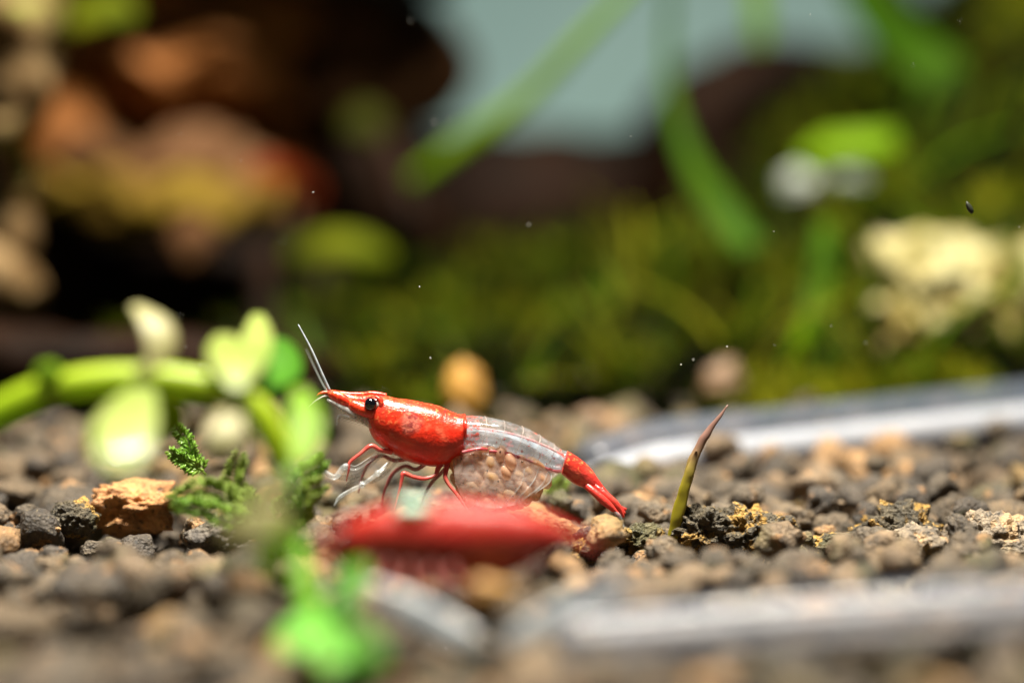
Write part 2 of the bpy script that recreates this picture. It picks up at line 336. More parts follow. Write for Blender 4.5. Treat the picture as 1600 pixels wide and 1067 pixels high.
# soil granules: settle spheres of many sizes on a height map
RES = 0.045; X0, X1, Y0, Y1 = -7.6, 7.6, -8.0, 9.4
gx = np.arange(X0, X1, RES); gy = np.arange(Y0, Y1, RES)
H = np.repeat((g(gy) - 0.42)[:, None], len(gx), 1)
def rest(x, y, r, put=False):
    i0 = max(0, int((x - r - X0) / RES)); i1 = min(len(gx), int((x + r - X0) / RES) + 2)
    j0 = max(0, int((y - r - Y0) / RES)); j1 = min(len(gy), int((y + r - Y0) / RES) + 2)
    dx = gx[i0:i1][None, :] - x; dy = gy[j0:j1][:, None] - y; q = r * r - dx * dx - dy * dy
    s = np.sqrt(np.maximum(q, 0)); h = H[j0:j1, i0:i1]; ok = q > 0
    if put is False:
        return float(np.max(np.where(ok, h + s, -9)))
    H[j0:j1, i0:i1] = np.where(ok, np.maximum(h, put + s * 0.9), h)
gran = []
n_try = 0
while len(gran) < 2900 and n_try < 8000:
    n_try += 1
    r = float(np.clip(rng.lognormal(math.log(0.165), 0.50), 0.05, 0.40))
    best = None
    for k in range(4):
        x = rng.uniform(X0 + .3, X1 - .3); y = rng.uniform(Y0 + .3, Y1 - .3) if k % 2 else rng.triangular(Y0 + .3, -1.0, Y1 - .3)
        z = rest(x, y, r) - float(g(y))
        if best is None or z < best[0]: best = (z, x, y)
    z, x, y = best
    if z + r > 0.15 + 0.15 * rng.random(): continue
    zz = z + float(g(y)) - 0.12 * r
    rest(x, y, r, zz); gran.append((x, y, zz, r))
G = np.array(gran)
# room under the shrimp and its feet, and round the larger stones
keep = np.ones(len(G), bool)
hx, hz = G[:, 0], G[:, 2] + G[:, 3]
keep &= ~((np.abs(G[:, 1]) < 0.45) & (hx > -1.75) & (hx < 1.1) & (hz > 0.10))
KEEP = []
def keep_line(L, rp):
    c = crom([list(P(*q)) for q in L], 24)
    for q in c: KEEP.append((Vector(q), S(rp, float(q[1]))))
STONES = []   # (px, py, y, rx) of stones built apart, filled below
def stone_spot(px, py, y, rpx): STONES.append((P(px, py, y), S(rpx, y)))
for a in ((215, 786, 0.5, 78), (1092, 832, 0.15, 40), (1168, 835, 0.2, 42), (1403, 842, 0.3, 42), (1432, 862, -0.15, 46), (1302, 862, 0.1, 46), (1556, 852, 0.1, 50), (262, 836, -0.1, 26), (728, 612, 5.2, 40), (1128, 600, 5.8, 40), (998, 842, 0.0, 34), (905, 862, -0.3, 28), (112, 812, 0.1, 40), (365, 838, -0.25, 60)): stone_spot(*a)
TUBE_B = [(920, 740, 3.2), (1030, 704, 3.6), (1170, 688, 3.9), (1350, 668, 4.3), (1600, 640, 4.9), (1800, 618, 5.4)]
TUBE_F = [(880, 1000, -5.2), (1080, 984, -5.2), (1300, 966, -5.2), (1600, 946, -5.2), (1800, 930, -5.2)]
STRIP_A = [(575, 915, -4.9), (640, 948, -5.0), (700, 980, -5.1), (745, 1000, -5.2)]; STRIP_B = [(790, 1000, -5.2), (850, 974, -5.2), (910, 942, -5.1), (975, 912, -4.9)]
keep_line([(300, 745, .9), (320, 750, .6)], 40); keep_line(TUBE_B, 44); keep_line(TUBE_F, 46); keep_line(STRIP_A, 30); keep_line(STRIP_B, 30)
keep_line([(480, 900, -5), (505, 985, -5.6), (470, 1010, -6), (560, 1025, -6.2)], 60); keep_line([(560, 880, -5.2), (540, 960, -5.4), (600, 1035, -6.4)], 40)
for c, r in KEEP:
    d = np.sqrt((((G[:, :3] - np.array(c)) * (1, 1, .8)) ** 2).sum(1)); keep &= d > (r + G[:, 3] * 0.7)
for c, r in STONES:
    d = np.sqrt(((G[:, :3] - np.array(c)) ** 2).sum(1)); keep &= d > (r * 0.85 + G[:, 3] * 0.6)
    if abs(c.y) < 1: keep &= ~((np.abs(G[:, 0] - c.x) < r * .9) & (G[:, 1] < c.y) & (G[:, 1] > c.y - 1.3) & (G[:, 2] + G[:, 3] > c.z - .25 * r))
G = G[keep]
H = np.repeat((g(gy) - 0.42)[:, None], len(gx), 1)
for x, y, z, r_ in G: rest(x, y, r_, z)
pal = np.array([(0.100, 0.082, 0.060), (0.066, 0.056, 0.046), (0.125, 0.098, 0.066), (0.155, 0.116, 0.072), (0.19, 0.14, 0.09), (0.34, 0.21, 0.10)])
palp = np.array([0.26, 0.20, 0.22, 0.14, 0.11, 0.07])
tmpl = {n: [lump(n, s * 1.7 + 2, 0.34 + 0.12 * (s % 3), 0.9, 0.24, 2.4, (1, random.uniform(.75, 1.05), random.uniform(.68, .92)), 0.09, 6, 0.4) for s in range(k)] for n, k in ((1, 8), (2, 12), (3, 12))}
hero = []
for s in range(18):
    v, f = lump(4, s * 2.3 + 40, 0.32 + 0.1 * (s % 4), 0.95, 0.22, 2.4, (1, random.uniform(.75, 1.05), random.uniform(.68, .92)), 0.11, 6, 0.45)
    me = mesh_np('soil_granule', v, f); colattr(me, pal[rng.choice(6, p=palp)] * rng.uniform(0.8, 1.25)); me.materials.append(M['soil']); hero.append(me)
d = G[:, 1] - CAM.y
sx_ = 800 + F * G[:, 0] / d; app = G[:, 3] / d
inview = (sx_ > -20) & (sx_ < 1620) & (G[:, 1] > -6.6)
exposed = np.array([z + 0.75 * r >= H[min(len(gy) - 1, int((y - Y0) / RES)), min(len(gx) - 1, int((x - X0) / RES))] for x, y, z, r in G])
score = np.where(inview & exposed, app, 0); order = np.argsort(-score)[:290]; chosen = np.zeros(len(G), bool); chosen[order] = True
for i in order:
    x, y, z, r = G[i]; o = bpy.data.objects.new('soil_granule', hero[random.randrange(len(hero))]); C.objects.link(o); o.parent = soil
    o.location = (x, y, z); o.scale = (r * 1.12,) * 3; o.rotation_euler = (random.uniform(-.5, .5), random.uniform(-.5, .5), random.uniform(0, 6.28))
V, Fc, Cc, off = [], [], [], 0
for i in np.where(~chosen)[0]:
    x, y, z, r = G[i]; n = 3 if -1.6 < y < 2.0 and inview[i] else (2 if y < 5 and inview[i] else 1)
    v, f = tmpl[n][random.randrange(len(tmpl[n]))]
    R = np.array(Euler((random.uniform(-.5, .5), random.uniform(-.5, .5), random.uniform(0, 6.28))).to_matrix())
    V.append(v @ R.T * (r * 1.12) + (x, y, z)); Fc.append(f + off); off += len(v)
    Cc.append(np.repeat((pal[rng.choice(6, p=palp)] * rng.uniform(0.75, 1.3))[None], len(v), 0))
me = mesh_np('loose_soil', np.vstack(V), np.vstack(Fc)); colattr(me, np.vstack(Cc)); obj('loose_soil', me, M['soil'], soil, kind='stuff')

# fine crumbs between the granules near the focus
V, Fc, Cc, off = [], [], [], 0
for k in range(4200):
    x = rng.uniform(-5.2, 5.2); y = rng.triangular(-3.2, 0.1, 4.0); r = 0.010 + 0.04 * rng.random() ** 2
    z = H[int((y - Y0) / RES), int((x - X0) / RES)] - 0.035
    v, f = tmpl[1][k % 8]; V.append(v * r + (x, y, z)); Fc.append(f + off); off += len(v)
    Cc.append(np.repeat((pal[rng.choice(6, p=[.2, .2, .2, .15, .15, .1])] * rng.uniform(0.8, 1.6))[None], len(v), 0))
me = mesh_np('soil_crumbs', np.vstack(V), np.vstack(Fc)); colattr(me, np.vstack(Cc)); obj('soil_crumbs', me, M['soil'], soil, kind='stuff')

# ------------------------------------------------------------------ single stones
def stone(name, px, py, y, rpx, mat, label, cat, seed, squash=(1, .9, .75), n=5, amp=0.35, amp2=0.2, amp3=0.1, pits=0.35, rot=0.0, group=None, s=1.0, s2=2.6):
    v, f = lump(n, seed, amp, s, amp2, s2, squash, amp3, 9, pits); c = P(px, py, y); r = S(rpx, y)
    R = np.array(Euler((0, rot, seed)).to_matrix()) if rot else np.eye(3)
    v = (v @ R.T) * r; zb = v[:, 2].min()
    me = mesh_np(name, v - (0, 0, zb), f); o = obj(name, me, mat, loc=(c.x, c.y, c.z + zb)); return tag(o, label, cat, group)
stone('orange_stone', 212, 792, 0.5, 62, M['rock_orange'], 'jagged bright orange stone on the soil below the drooping pale leaf', 'stone', 5, (1.2, .8, .60), amp=0.6, amp2=.36)
stone('crusty_lump', 1092, 830, 0.1, 44, M['crust'], 'rough crusted soil lump right beside the base of the brown sprout', 'soil lump', 8, (1, .9, .85), amp=0.5, amp2=.4, amp3=.2)
stone('crusty_lump', 1172, 832, 0.15, 50, M['crust'], 'rough yellow flecked soil lump second to the right of the sprout', 'soil lump', 12, (1.1, .9, .8), amp=0.4, amp2=.35, amp3=.2)
stone('crusty_lump', 1403, 834, 0.3, 54, M['crust'], 'dark pitted soil lump between the sprout and the pale stone', 'soil lump', 17, (1.15, .9, .75), amp=0.4, amp2=.3, amp3=.2)
stone('tan_lump', 1432, 868, -0.2, 56, M['rock_pale'], 'tan chipped soil lump with dark shadow in front of the pitted lump', 'soil lump', 21, (1.1, .9, .8), amp=.35)
stone('crusty_lump', 1302, 860, 0.05, 50, M['crust'], 'low rounded soil lump with an orange crest right of the crusted pair', 'soil lump', 25, (1.1, .9, .6), amp=.3)
stone('pale_stone', 1560, 850, 0.05, 60, M['rock_pale'], 'pale angular stone on the soil at the right edge', 'stone', 31, (1, .9, .85), amp=.3, amp2=.22)
stone('crusty_lump', 998, 846, 0.0, 34, M['crust'], 'crusted soil lump under the tip of the red tail', 'soil lump', 37, (1.1, .9, .75), amp=.4, amp3=.2)
stone('crusty_lump', 905, 864, -0.3, 28, M['crust'], 'small hollowed soil lump right of the blurred red shrimp', 'soil lump', 41, (1.1, .9, .75), amp=.5, amp3=.2)
stone('grey_lump', 115, 812, 0.1, 40, M['crust'], 'grey rounded soil lump with a jagged top left of the orange stone', 'soil lump', 47, (1.0, .9, .8), amp=.35)
stone('grey_lump', 368, 842, -0.2, 58, soil_mat('grey_soil', False, (0.13, 0.115, 0.10), 0.6), 'large grey speckled soil lump in front of the orange stone', 'soil lump', 53, (1.2, .9, .62), amp=.25, amp3=.06)
stone('amber_pebble', 727, 612, 5.6, 36, M['pebble_amber'], 'blurred amber pebble standing upright behind the red shrimp', 'pebble', 61, (.8, .8, 1.35), n=4, amp=.2, pits=.1)
stone('tan_pebble', 1128, 600, 6.2, 36, M['pebble_tan'], 'blurred tan pebble at the edge of the moss behind the sprout', 'pebble', 63, (.9, .8, 1.0), n=4, amp=.25, pits=.1)
stone('tan_pebble', 925, 658, 4.8, 26, M['pebble_tan'], 'blurred tan pebble above the clear back of the red shrimp', 'pebble', 66, (1.2, .8, .8), n=4, amp=.25, pits=.1)
stone('yellow_rock', 1478, 478, 7.5, 120, M['rock_yellow'], 'pale yellow rock half covered in moss at the right', 'rock', 71, (1.05, .8, .82), n=5, amp=.4, amp2=.3, pits=.1)
stone('yellow_rock', 1635, 450, 7.3, 70, M['rock_yellow'], 'pale yellow rock cut off by the right edge', 'rock', 73, (.9, .8, 1.1), n=4, amp=.25)
stone('pale_blob', 1248, 290, 10.5, 30, M['pebble_blob_grey'], 'left of two pale grey round blobs high on the moss', 'pebble', 75, (1, .9, .9), n=4, amp=.15, pits=.0)  # round pale spots built as solid lumps
stone('pale_blob', 1334, 272, 10.6, 32, M['pebble_blob_grey'], 'right of two pale grey round blobs high on the moss', 'pebble', 77, (1, .9, .9), n=4, amp=.15, pits=.0)
stone('white_pebble', 902, 808, 1.6, 34, M['pebble_blob_grey'], 'smooth whitish pebble under the red tail', 'pebble', 79, (1.3, .9, .7), n=4, amp=.2, pits=.0)
stone('orange_pebble', 765, 925, -4.6, 30, M['pebble_amber'], 'blurred orange pebble in front of the blurred shrimp', 'pebble', 81, (1.2, .9, .8), n=4, amp=.3)
stone('pale_pebble', 985, 790, 2.6, 55, M['rock_pale'], 'broad pale stone behind the tip of the red tail', 'stone', 83, (1.3, .9, .6), n=4, amp=.25, pits=.1)

# ------------------------------------------------------------------ shrimp
def body_mesh(pairs, y0, org, nseg=96, nr=36, mats=None, sup=2.2, groove=None, disp=None):
    a = crom([p[:5] for p in pairs], nseg); rings = []; ml = []
    ks = np.linspace(0, len(pairs) - 1, nseg)
    for i, r in enumerate(a):
        T = P(r[0], r[1], y0); B = P(r[2], r[3], y0); hw = S(max(r[4], 1.0), y0); c = (T + B) / 2; ax = (T - B) / 2; ring = []
        for j in range(nr):
            q = 2 * math.pi * j / nr; cs, sn = math.cos(q), math.sin(q)
            e = 2 / sup; cc = math.copysign(abs(cs) ** e, cs); ss = math.copysign(abs(sn) ** e, sn)
            ring.append(c + ax * cc + Vector((0, -hw * ss, 0)))
        rings.append(ring)
        if i: ml.append(pairs[int(min(ks[i] + 1e-6, len(pairs) - 1))][5] if mats else 0)
    b = MB(); b.rings(rings, True, ml if mats else None)
    return b.mesh('body', org, disp)
def ellipsoid(c, r, n=3, rot=None):
    v, f = ico(n); v = v * np.array(r)
    if rot is not None: v = v @ np.array(rot.to_matrix()).T
    return v + np.array(c), f
def pt(L, y): return [P(a, b, y if len(q) == 0 else q[0]) for a, b, *q in L]

base = P(700, 815, 0.0)
sh = empty('red_shrimp', base, 'sharp red shrimp with a clear back and pale eggs under its belly', 'shrimp')
def loc(pts): return pts
# one continuous body: head, carapace, abdomen shell, tail segment; last number = material slot
pairs = [(517, 611, 514, 619, 4, 0), (531, 612, 527, 628, 7, 0), (552, 616, 546, 637, 11, 0), (570, 617, 563, 645, 15, 0), (584, 616, 574, 656, 22, 0),
         (598, 618, 577, 672, 28, 0), (614, 621, 585, 687, 32, 0), (636, 624, 604, 702, 35, 0), (660, 628, 632, 718, 37, 0), (684, 634, 662, 727, 38, 0), (704, 642, 692, 729, 37, 0),
         (716, 647, 712, 719, 35, 0), (724, 647, 722, 708, 33.5, 0), (727, 648.5, 725, 706, 31, 1), (732, 649, 729, 706, 30, 1), (752, 650.5, 747, 704, 30, 1), (775, 654, 770, 706, 30, 1),
         (800, 660.5, 792, 711, 29, 1), (825, 669.5, 814, 718, 27, 1), (850, 683, 838, 727, 25, 1), (868, 695, 858, 735, 22.5, 1), (881, 703, 875, 738, 21, 1), (887, 704.5, 878, 741, 21.5, 2),
         (906, 716, 894, 754, 19, 2), (922, 730, 908, 760, 15, 2), (934, 746, 922, 766, 11, 2), (944, 760, 936, 771, 7, 2), (952, 770, 948, 776, 4, 2)]
def bdisp(p):
    q = Vector(p); return Vector((0, 0, 1)) * (0.006 * fr(q, 9, 3, 3)) + Vector((0, -1, 0)) * (0.005 * fr(q, 7, 9, 3))
obj('body', body_mesh(pairs, 0.0, base, 150, 40, True, 2.15, disp=bdisp), [M['red'], M['shell'], M['red_tail']], sh)
# tergite edges: slightly raised clear hoops where the abdomen segments overlap
def hoop(name, T, B, hw, mat, r=0.006, bow=6, arc=(0.02, 0.98)):
    pts_ = []
    for k in range(13):
        q = math.pi * (arc[0] + (arc[1] - arc[0]) * k / 12); c = [(T[0] + B[0]) / 2, (T[1] + B[1]) / 2]; ax = [(T[0] - B[0]) / 2, (T[1] - B[1]) / 2]
        bx = bow * math.sin(q); pts_.append(P(c[0] + ax[0] * math.cos(q) + bx, c[1] + ax[1] * math.cos(q), 0) + Vector((0, -S(hw) * math.sin(q), 0)))
    return sweep_part(name, mat, sh, pts_, r, side=(1, 0, 0), n=8, seg=30)
hoop('carapace_rim', (725, 648), (725, 688), 34.5, M['red'], 0.013, 3)
for T, B, hw in (((757, 650), (745, 704), 31), ((786, 656), (772, 706), 31), ((815, 665), (798, 712), 29.5), ((842, 678), (822, 720), 27.5), ((864, 692), (848, 730), 24.5)):
    hoop('segment_edge', T, B, hw, M['veil'], 0.005, 7)
# milky muscle inside the clear shell, gut line, pink pleura line
mus = [(722, 667, 721, 704, 25, 0), (750, 667, 746, 702, 26, 0), (775, 671, 769, 705, 26, 0), (800, 677, 790, 711, 25, 0), (825, 685, 813, 717, 23, 0), (850, 697, 837, 726, 21, 0), (868, 706, 857, 733, 19, 0), (882, 712, 876, 737, 17, 0)]
mo = body_mesh(mus, 0.0, base, 50, 28); mo.name = 'muscle'; obj('muscle', mo, M['muscle'], sh)
sweep_part('gut_line', M['gut'], sh, pt([(722, 668), (745, 669), (772, 672), (800, 678), (826, 686), (852, 697), (880, 710)], -0.135), [0.018, 0.022, 0.02, 0.018, 0.016, 0.014, 0.012], [0.012] * 7)
for a in ([(722, 707), (738, 703), (750, 701), (762, 702.5)], [(764, 705), (780, 706), (800, 711), (812, 715)], [(808, 713), (824, 719), (840, 726), (846, 728)], [(842, 727), (856, 733), (866, 736), (877, 736)]):
    sweep_part('pleura_line', M['pink'], sh, [P(x, y, -S(31) + 0.0009 * (x - 722)) for x, y in a], [0.006, 0.016, 0.02, 0.008], 0.016)
# rostrum with teeth
ro = MB(); ro.sweep(pt([(511, 612), (524, 612.5), (545, 616), (566, 617), (584, 616), (604, 618)], 0), [0.008, 0.022, 0.026, 0.024, 0.03, 0.02], [0.008, 0.016, 0.022, 0.026, 0.03, 0.02])
for x, y in ((556, 614), (565, 614.5), (574, 613.5), (583, 612.5), (592, 614)): ro.sweep([P(x + 4, y + 3, 0), P(x, y, 0), P(x - 4, y - 1.2, 0)], [0.012, 0.008, 0.002])
obj('rostrum', ro.mesh('rostrum', base), M['red'], sh)
# eyes on stalks
for s, (ex, ey) in ((-1, (579, 631.5)), (1, (583, 629.5))):
    c = P(ex, ey, s * 0.135); st = sweep_part('eyestalk', M['white_head'], sh, [P(596, 634, s * 0.09), P(588, 633, s * 0.11), c], [0.03, 0.042, 0.045])
    v, f = ellipsoid(c - base, (0.058, 0.056, 0.059), 4); obj('eye', mesh_np('eye', v, f), M['eye'], sh)
sweep_part('eye_socket', M['red'], sh, pt([(586, 619), (595, 627), (594, 640), (586, 646)], -0.125), [0.012, 0.026, 0.026, 0.012])
# pale sclera patch and antennal peduncle segments below the rostrum
sweep_part('eye_patch', M['white_head'], sh, pt([(549, 628), (558, 629.5), (572, 632)], -0.07), [0.008, 0.022, 0.035], [0.008, 0.014, 0.02])
for s in (-1, 1):
    sweep_part('peduncle', M['red'], sh, [P(586, 646, s * 0.12), P(570, 641, s * 0.10), P(552, 633, s * 0.085), P(546, 630, s * 0.08)], [0.05, 0.058, 0.054, 0.036])
    sweep_part('peduncle', M['red'], sh, [P(548, 631, s * 0.08), P(536, 624, s * 0.07), P(522, 617, s * 0.055), P(513, 613.5, s * 0.05)], [0.036, 0.05, 0.046, 0.026])
    sweep_part('antennal_scale', M['clear'], sh, [P(578, 659, s * 0.10), P(556, 649, s * 0.10), P(534, 637, s * 0.09), P(511, 624, s * 0.08)], [0.012, 0.03, 0.03, 0.006], [0.03, 0.04, 0.032, 0.008])
    sweep_part('maxilliped', M['clear'], sh, [P(586, 668, s * 0.1), P(566, 658, s * 0.1), P(545, 652, s * 0.09), P(531, 650, s * 0.08), P(526, 664, s * 0.08)], [0.03, 0.026, 0.022, 0.018, 0.01])
sweep_part('mouthpart', M['white_head'], sh, pt([(592, 676), (583, 662), (570, 653), (552, 646), (536, 640)], 0), [0.05, 0.09, 0.08, 0.05, 0.02], [0.04, 0.05, 0.05, 0.035, 0.012])
for k in range(7):
    x = 540 + 6 * k; sweep_part('mouth_bristle', M['clear'], sh, [P(x + 8, 646 + 1.2 * k, -0.08), P(x - 2, 654 + k * 1.3, -0.08), P(x - 10, 657 + k * 1.5, -0.07)], [0.006, 0.005, 0.002], n=6)
# antennae and antennules
sweep_part('antenna', M['antenna'], sh, [P(515, 611, -0.05), P(503, 584, -0.06), P(486, 545, -0.05), P(466, 507, 0.0)], [0.016, 0.013, 0.010, 0.005])
sweep_part('antenna', M['antenna_faint'], sh, [P(514, 612, 0.05), P(506, 603, 0.1), P(492, 575, 0.35), P(478, 545, 0.6)], [0.012, 0.010, 0.008, 0.004])
sweep_part('antennule', M['red'], sh, [P(516, 613, -0.05), P(506, 613, -0.07), P(499, 615, -0.08), P(495, 618, -0.08)], [0.018, 0.014, 0.008, 0.003])
sweep_part('antennule', M['white_head'], sh, [P(515, 617, -0.05), P(504, 620, -0.08), P(492, 627, -0.1), P(481, 637, -0.1)], [0.012, 0.008, 0.005, 0.002])
# walking legs (joint, knee, foot)
def leg(name, mat, L, r, far=False):
    sweep_part(name, mat, sh, pt(L, 0), [q * .86 for q in r], n=10, seg=7 * len(L))
leg('walking_leg', M['red_leg'], [(690, 722, -.08), (684, 733, -.12), (680, 742, -.15), (664, 747.5, -.19), (646, 745, -.22), (631, 739.5, -.24), (628, 748, -.25), (625, 763, -.26), (620, 780, -.27), (614, 802, -.28)], [.034, .027, .021, .020, .021, .025, .019, .014, .009, .004])
leg('walking_leg', M['red_leg'], [(700, 722, -.07), (697, 735, -.12), (696, 746, -.15), (702, 758, -.17), (716, 775, -.2), (729, 795, -.22), (737, 812, -.23)], [.034, .025, .024, .018, .016, .010, .004])
leg('walking_leg', M['red_leg'], [(612, 706, -.08), (594, 703, -.14), (580, 696.5, -.17), (564, 708, -.19), (547, 722, -.21), (545, 734, -.22), (541, 752, -.22)], [.03, .022, .025, .019, .018, .011, .004])
leg('walking_leg', M['red_leg_far'], [(640, 716, .06), (616, 719, .14), (596, 712, .2), (578, 722, .26), (566, 745, .3), (560, 770, .3)], [.024, .022, .02, .018, .014, .006])
leg('walking_leg', M['red_leg_far'], [(668, 722, .07), (650, 733, .15), (632, 728, .22), (612, 742, .28), (600, 770, .3), (596, 790, .3)], [.024, .022, .02, .018, .012, .006])
leg('walking_leg', M['red_leg_far'], [(704, 722, .07), (690, 738, .14), (676, 752, .2), (664, 772, .24), (656, 800, .26)], [.024, .022, .02, .014, .006])
# clear claws in front
leg('claw_leg', M['clear'], [(600, 700, -.06), (580, 716, -.12), (556, 731, -.16), (539, 728, -.18), (524, 745, -.2), (508, 738, -.22), (497, 728, -.23)], [.02, .024, .026, .028, .032, .028, .006])
leg('claw_leg', M['clear'], [(618, 708, -.05), (602, 728, -.14), (588, 741, -.2), (566, 757, -.22), (548, 766, -.23), (530, 777, -.24), (522, 790, -.25)], [.018, .022, .022, .022, .022, .018, .005])
leg('claw_leg', M['clear'], [(604, 704, .05), (584, 722, .1), (560, 742, .13), (540, 746, .14), (520, 742, .15), (503, 733, .15)], [.018, .022, .024, .03, .024, .005])
leg('claw_leg', M['clear'], [(626, 712, .05), (606, 736, .1), (582, 752, .12), (560, 748, .13), (544, 756, .13), (534, 768, .13)], [.018, .02, .022, .026, .02, .005])
for x, y in ((566, 757), (590, 739), (540, 729)):
    v, f = lump(3, x, .2, 1.2, .3, 4); obj('claw_bristle_tuft', mesh_np('claw_bristle_tuft', v * 0.028 + np.array(P(x, y, -.23) - base), f), M['clear'], sh)
# eggs: packed ellipsoids in the brood under the abdomen
poly = [(706, 722), (722, 709), (748, 706), (775, 708), (805, 715), (835, 726), (862, 738), (850, 756), (828, 772), (806, 783), (780, 788), (750, 787), (728, 776), (714, 756)]
def inside(x, y):
    c = False
    for i in range(len(poly)):
        (x1, y1), (x2, y2) = poly[i], poly[i - 1]
        if (y1 > y) != (y2 > y) and x < (x2 - x1) * (y - y1) / (y2 - y1) + x1: c = not c
    return c
ev, ef = lump(3, 3, 0.07, 1.0, 0.03, 3); em = [mesh_np('egg', ev * np.array((1, .8, .66)), ef), mesh_np('egg', ev * np.array((1, .75, .72)), ef)]
em[0].materials.append(M['egg']); em[1].materials.append(M['egg_yellow'])
dv, df = ico(2); dot = mesh_np('egg_eye_spot', dv, df); dot.materials.append(M['eye'])
bp = [(706, 718, 710, 748, 10, 0), (722, 708, 726, 772, 18, 0), (750, 706, 752, 785, 21, 0), (780, 709, 780, 786, 21, 0), (810, 717, 806, 780, 18, 0), (836, 728, 830, 768, 13, 0), (856, 737, 852, 752, 7, 0)]
bo = body_mesh(bp, 0.0, base, 40, 24); bo.name = 'brood_mass'; obj('brood_mass', bo, M['brood'], sh)
placed = []
for k in range(5000):
    if len(placed) >= 64: break
    x, y = random.uniform(700, 866), random.uniform(704, 790)
    if not inside(x, y): continue
    lay = random.choice((-1, -1, 0, 1)); dep = lay * 0.085 + random.uniform(-.015, .015)
    dep *= 1.0 - 0.4 * max(0, (x - 800) / 66)
    if any((abs(x - a) / 13.5) ** 2 + (abs(y - b) / 15) ** 2 + (abs(dep - c) / 0.10) ** 2 < 1 for a, b, c in placed): continue
    placed.append((x, y, dep))
    o = bpy.data.objects.new('egg', em[1 if random.random() < .35 else 0]); C.objects.link(o); o.parent = sh; o.location = P(x, y, dep) - base
    a = random.uniform(.085, .10) * .84; o.scale = (a * 1.15, a * 1.1, a * 1.1); o.rotation_euler = (random.uniform(-.4, .4), 1.2 + random.uniform(-.7, .5), random.uniform(-.4, .4))
    if lay == -1 and random.random() < .45:
        e = bpy.data.objects.new('egg_eye_spot', dot); C.objects.link(e); e.parent = o; e.location = (random.uniform(-.6, .6), -.72, random.uniform(-.15, .2)); e.scale = (.10, .06, .10)
# clear pleura flaps round the brood, and swimming legs
def flap(s):
    top = crom([(708, 716), (735, 704), (775, 706), (815, 716), (850, 730), (872, 738)], 30); bot = crom([(712, 752), (728, 778), (765, 790), (806, 785), (838, 768), (868, 742)], 30); b = []
    for k in range(30):
        for j in range(9):
            q = j / 8; px = top[k] * (1 - q) + bot[k] * q; bulge = math.sin(q * math.pi * .62) * 0.045 + 0.138
            b.append(P(px[0], px[1], 0) + Vector((0, s * bulge * (1 - .35 * (k / 29) ** 2), 0)) - base)
    fc = [(k * 9 + j, k * 9 + j + 1, (k + 1) * 9 + j + 1, (k + 1) * 9 + j) for k in range(29) for j in range(8)]
    o = obj('pleura', mesh_np('pleura', b, fc), M['veil'], sh); md = o.modifiers.new('thick', 'SOLIDIFY'); md.thickness = 0.006
flap(-1); flap(1)
for k, (a, b, c) in enumerate((((842, 732), (832, 754), (806, 783)), ((856, 738), (846, 758), (818, 780)), ((862, 740), (858, 754), (836, 770)), ((820, 725), (815, 755), (790, 787)))):
    for s in (-1, 1): sweep_part('swimming_leg', M['clear'], sh, [P(*a, s * .10), P(*b, s * .14), P(*c, s * .15)], [.014, .022, .006], [.006, .006, .003])
# tail fan
sweep_part('telson', M['red_tail'], sh, [P(940, 762, 0), P(952, 777, -.005), P(962, 790, 0), P(968, 800, 0)], [.05, .04, .028, .01], [.025, .022, .016, .006])
for s, e1, e2 in ((-1, (969, 806), (975, 808)), (1, (979, 796), (977, 803))):
    sweep_part('uropod', M['red_tail'], sh, [P(914, 757, s * .05), P(930, 770, s * .09), P(948, 786, s * .11), P(*e1, s * .10)], [.02, .03, .026, .008], [.03, .034, .036, .012])
    sweep_part('uropod', M['red_tail'], sh, [P(928, 758, s * .04), P(946, 773, s * .075), P(962, 788, s * .09), P(*e2, s * .08)], [.02, .03, .026, .008], [.026, .034, .034, .012])
    sweep_part('uropod_fringe', M['clear'], sh, [P(958, 797, s * .1), P(968, 808, s * .1), P(975, 823, s * .1)], [.02, .022, .006], [.026, .022, .006])

# ---- the blurred shrimp in front, whole and red
YF = -4.2; fb = P(700, 945, YF)
sf = empty('red_shrimp', fb, 'blurred dark red shrimp in the foreground with a pale mint dot on its back', 'shrimp')
pf = [(498, 857, 497, 865, 4, 0), (514, 842, 512, 871, 10, 0), (538, 822, 534, 884, 20, 0), (570, 802, 564, 894, 32, 0), (610, 791, 606, 901, 40, 0), (655, 787, 654, 905, 44, 0), (700, 785, 701, 908, 45, 0), (740, 786, 742, 909, 43, 0), (778, 789, 780, 906, 40, 0), (812, 794, 812, 896, 35, 0), (842, 802, 838, 882, 29, 0), (868, 812, 862, 870, 23, 0), (888, 822, 882, 855, 16, 0), (904, 831, 898, 850, 10, 0), (914, 838, 911, 848, 5, 0)]
obj('body', body_mesh(pf, YF, fb, 110, 32, None, 2.15, disp=lambda p: bdisp(p) * 2), M['red_front'], sf)
sweep_part('rostrum', M['red_front'], sf, pt([(486, 858), (500, 852), (520, 834), (548, 812)], YF), [.01, .025, .035, .03])
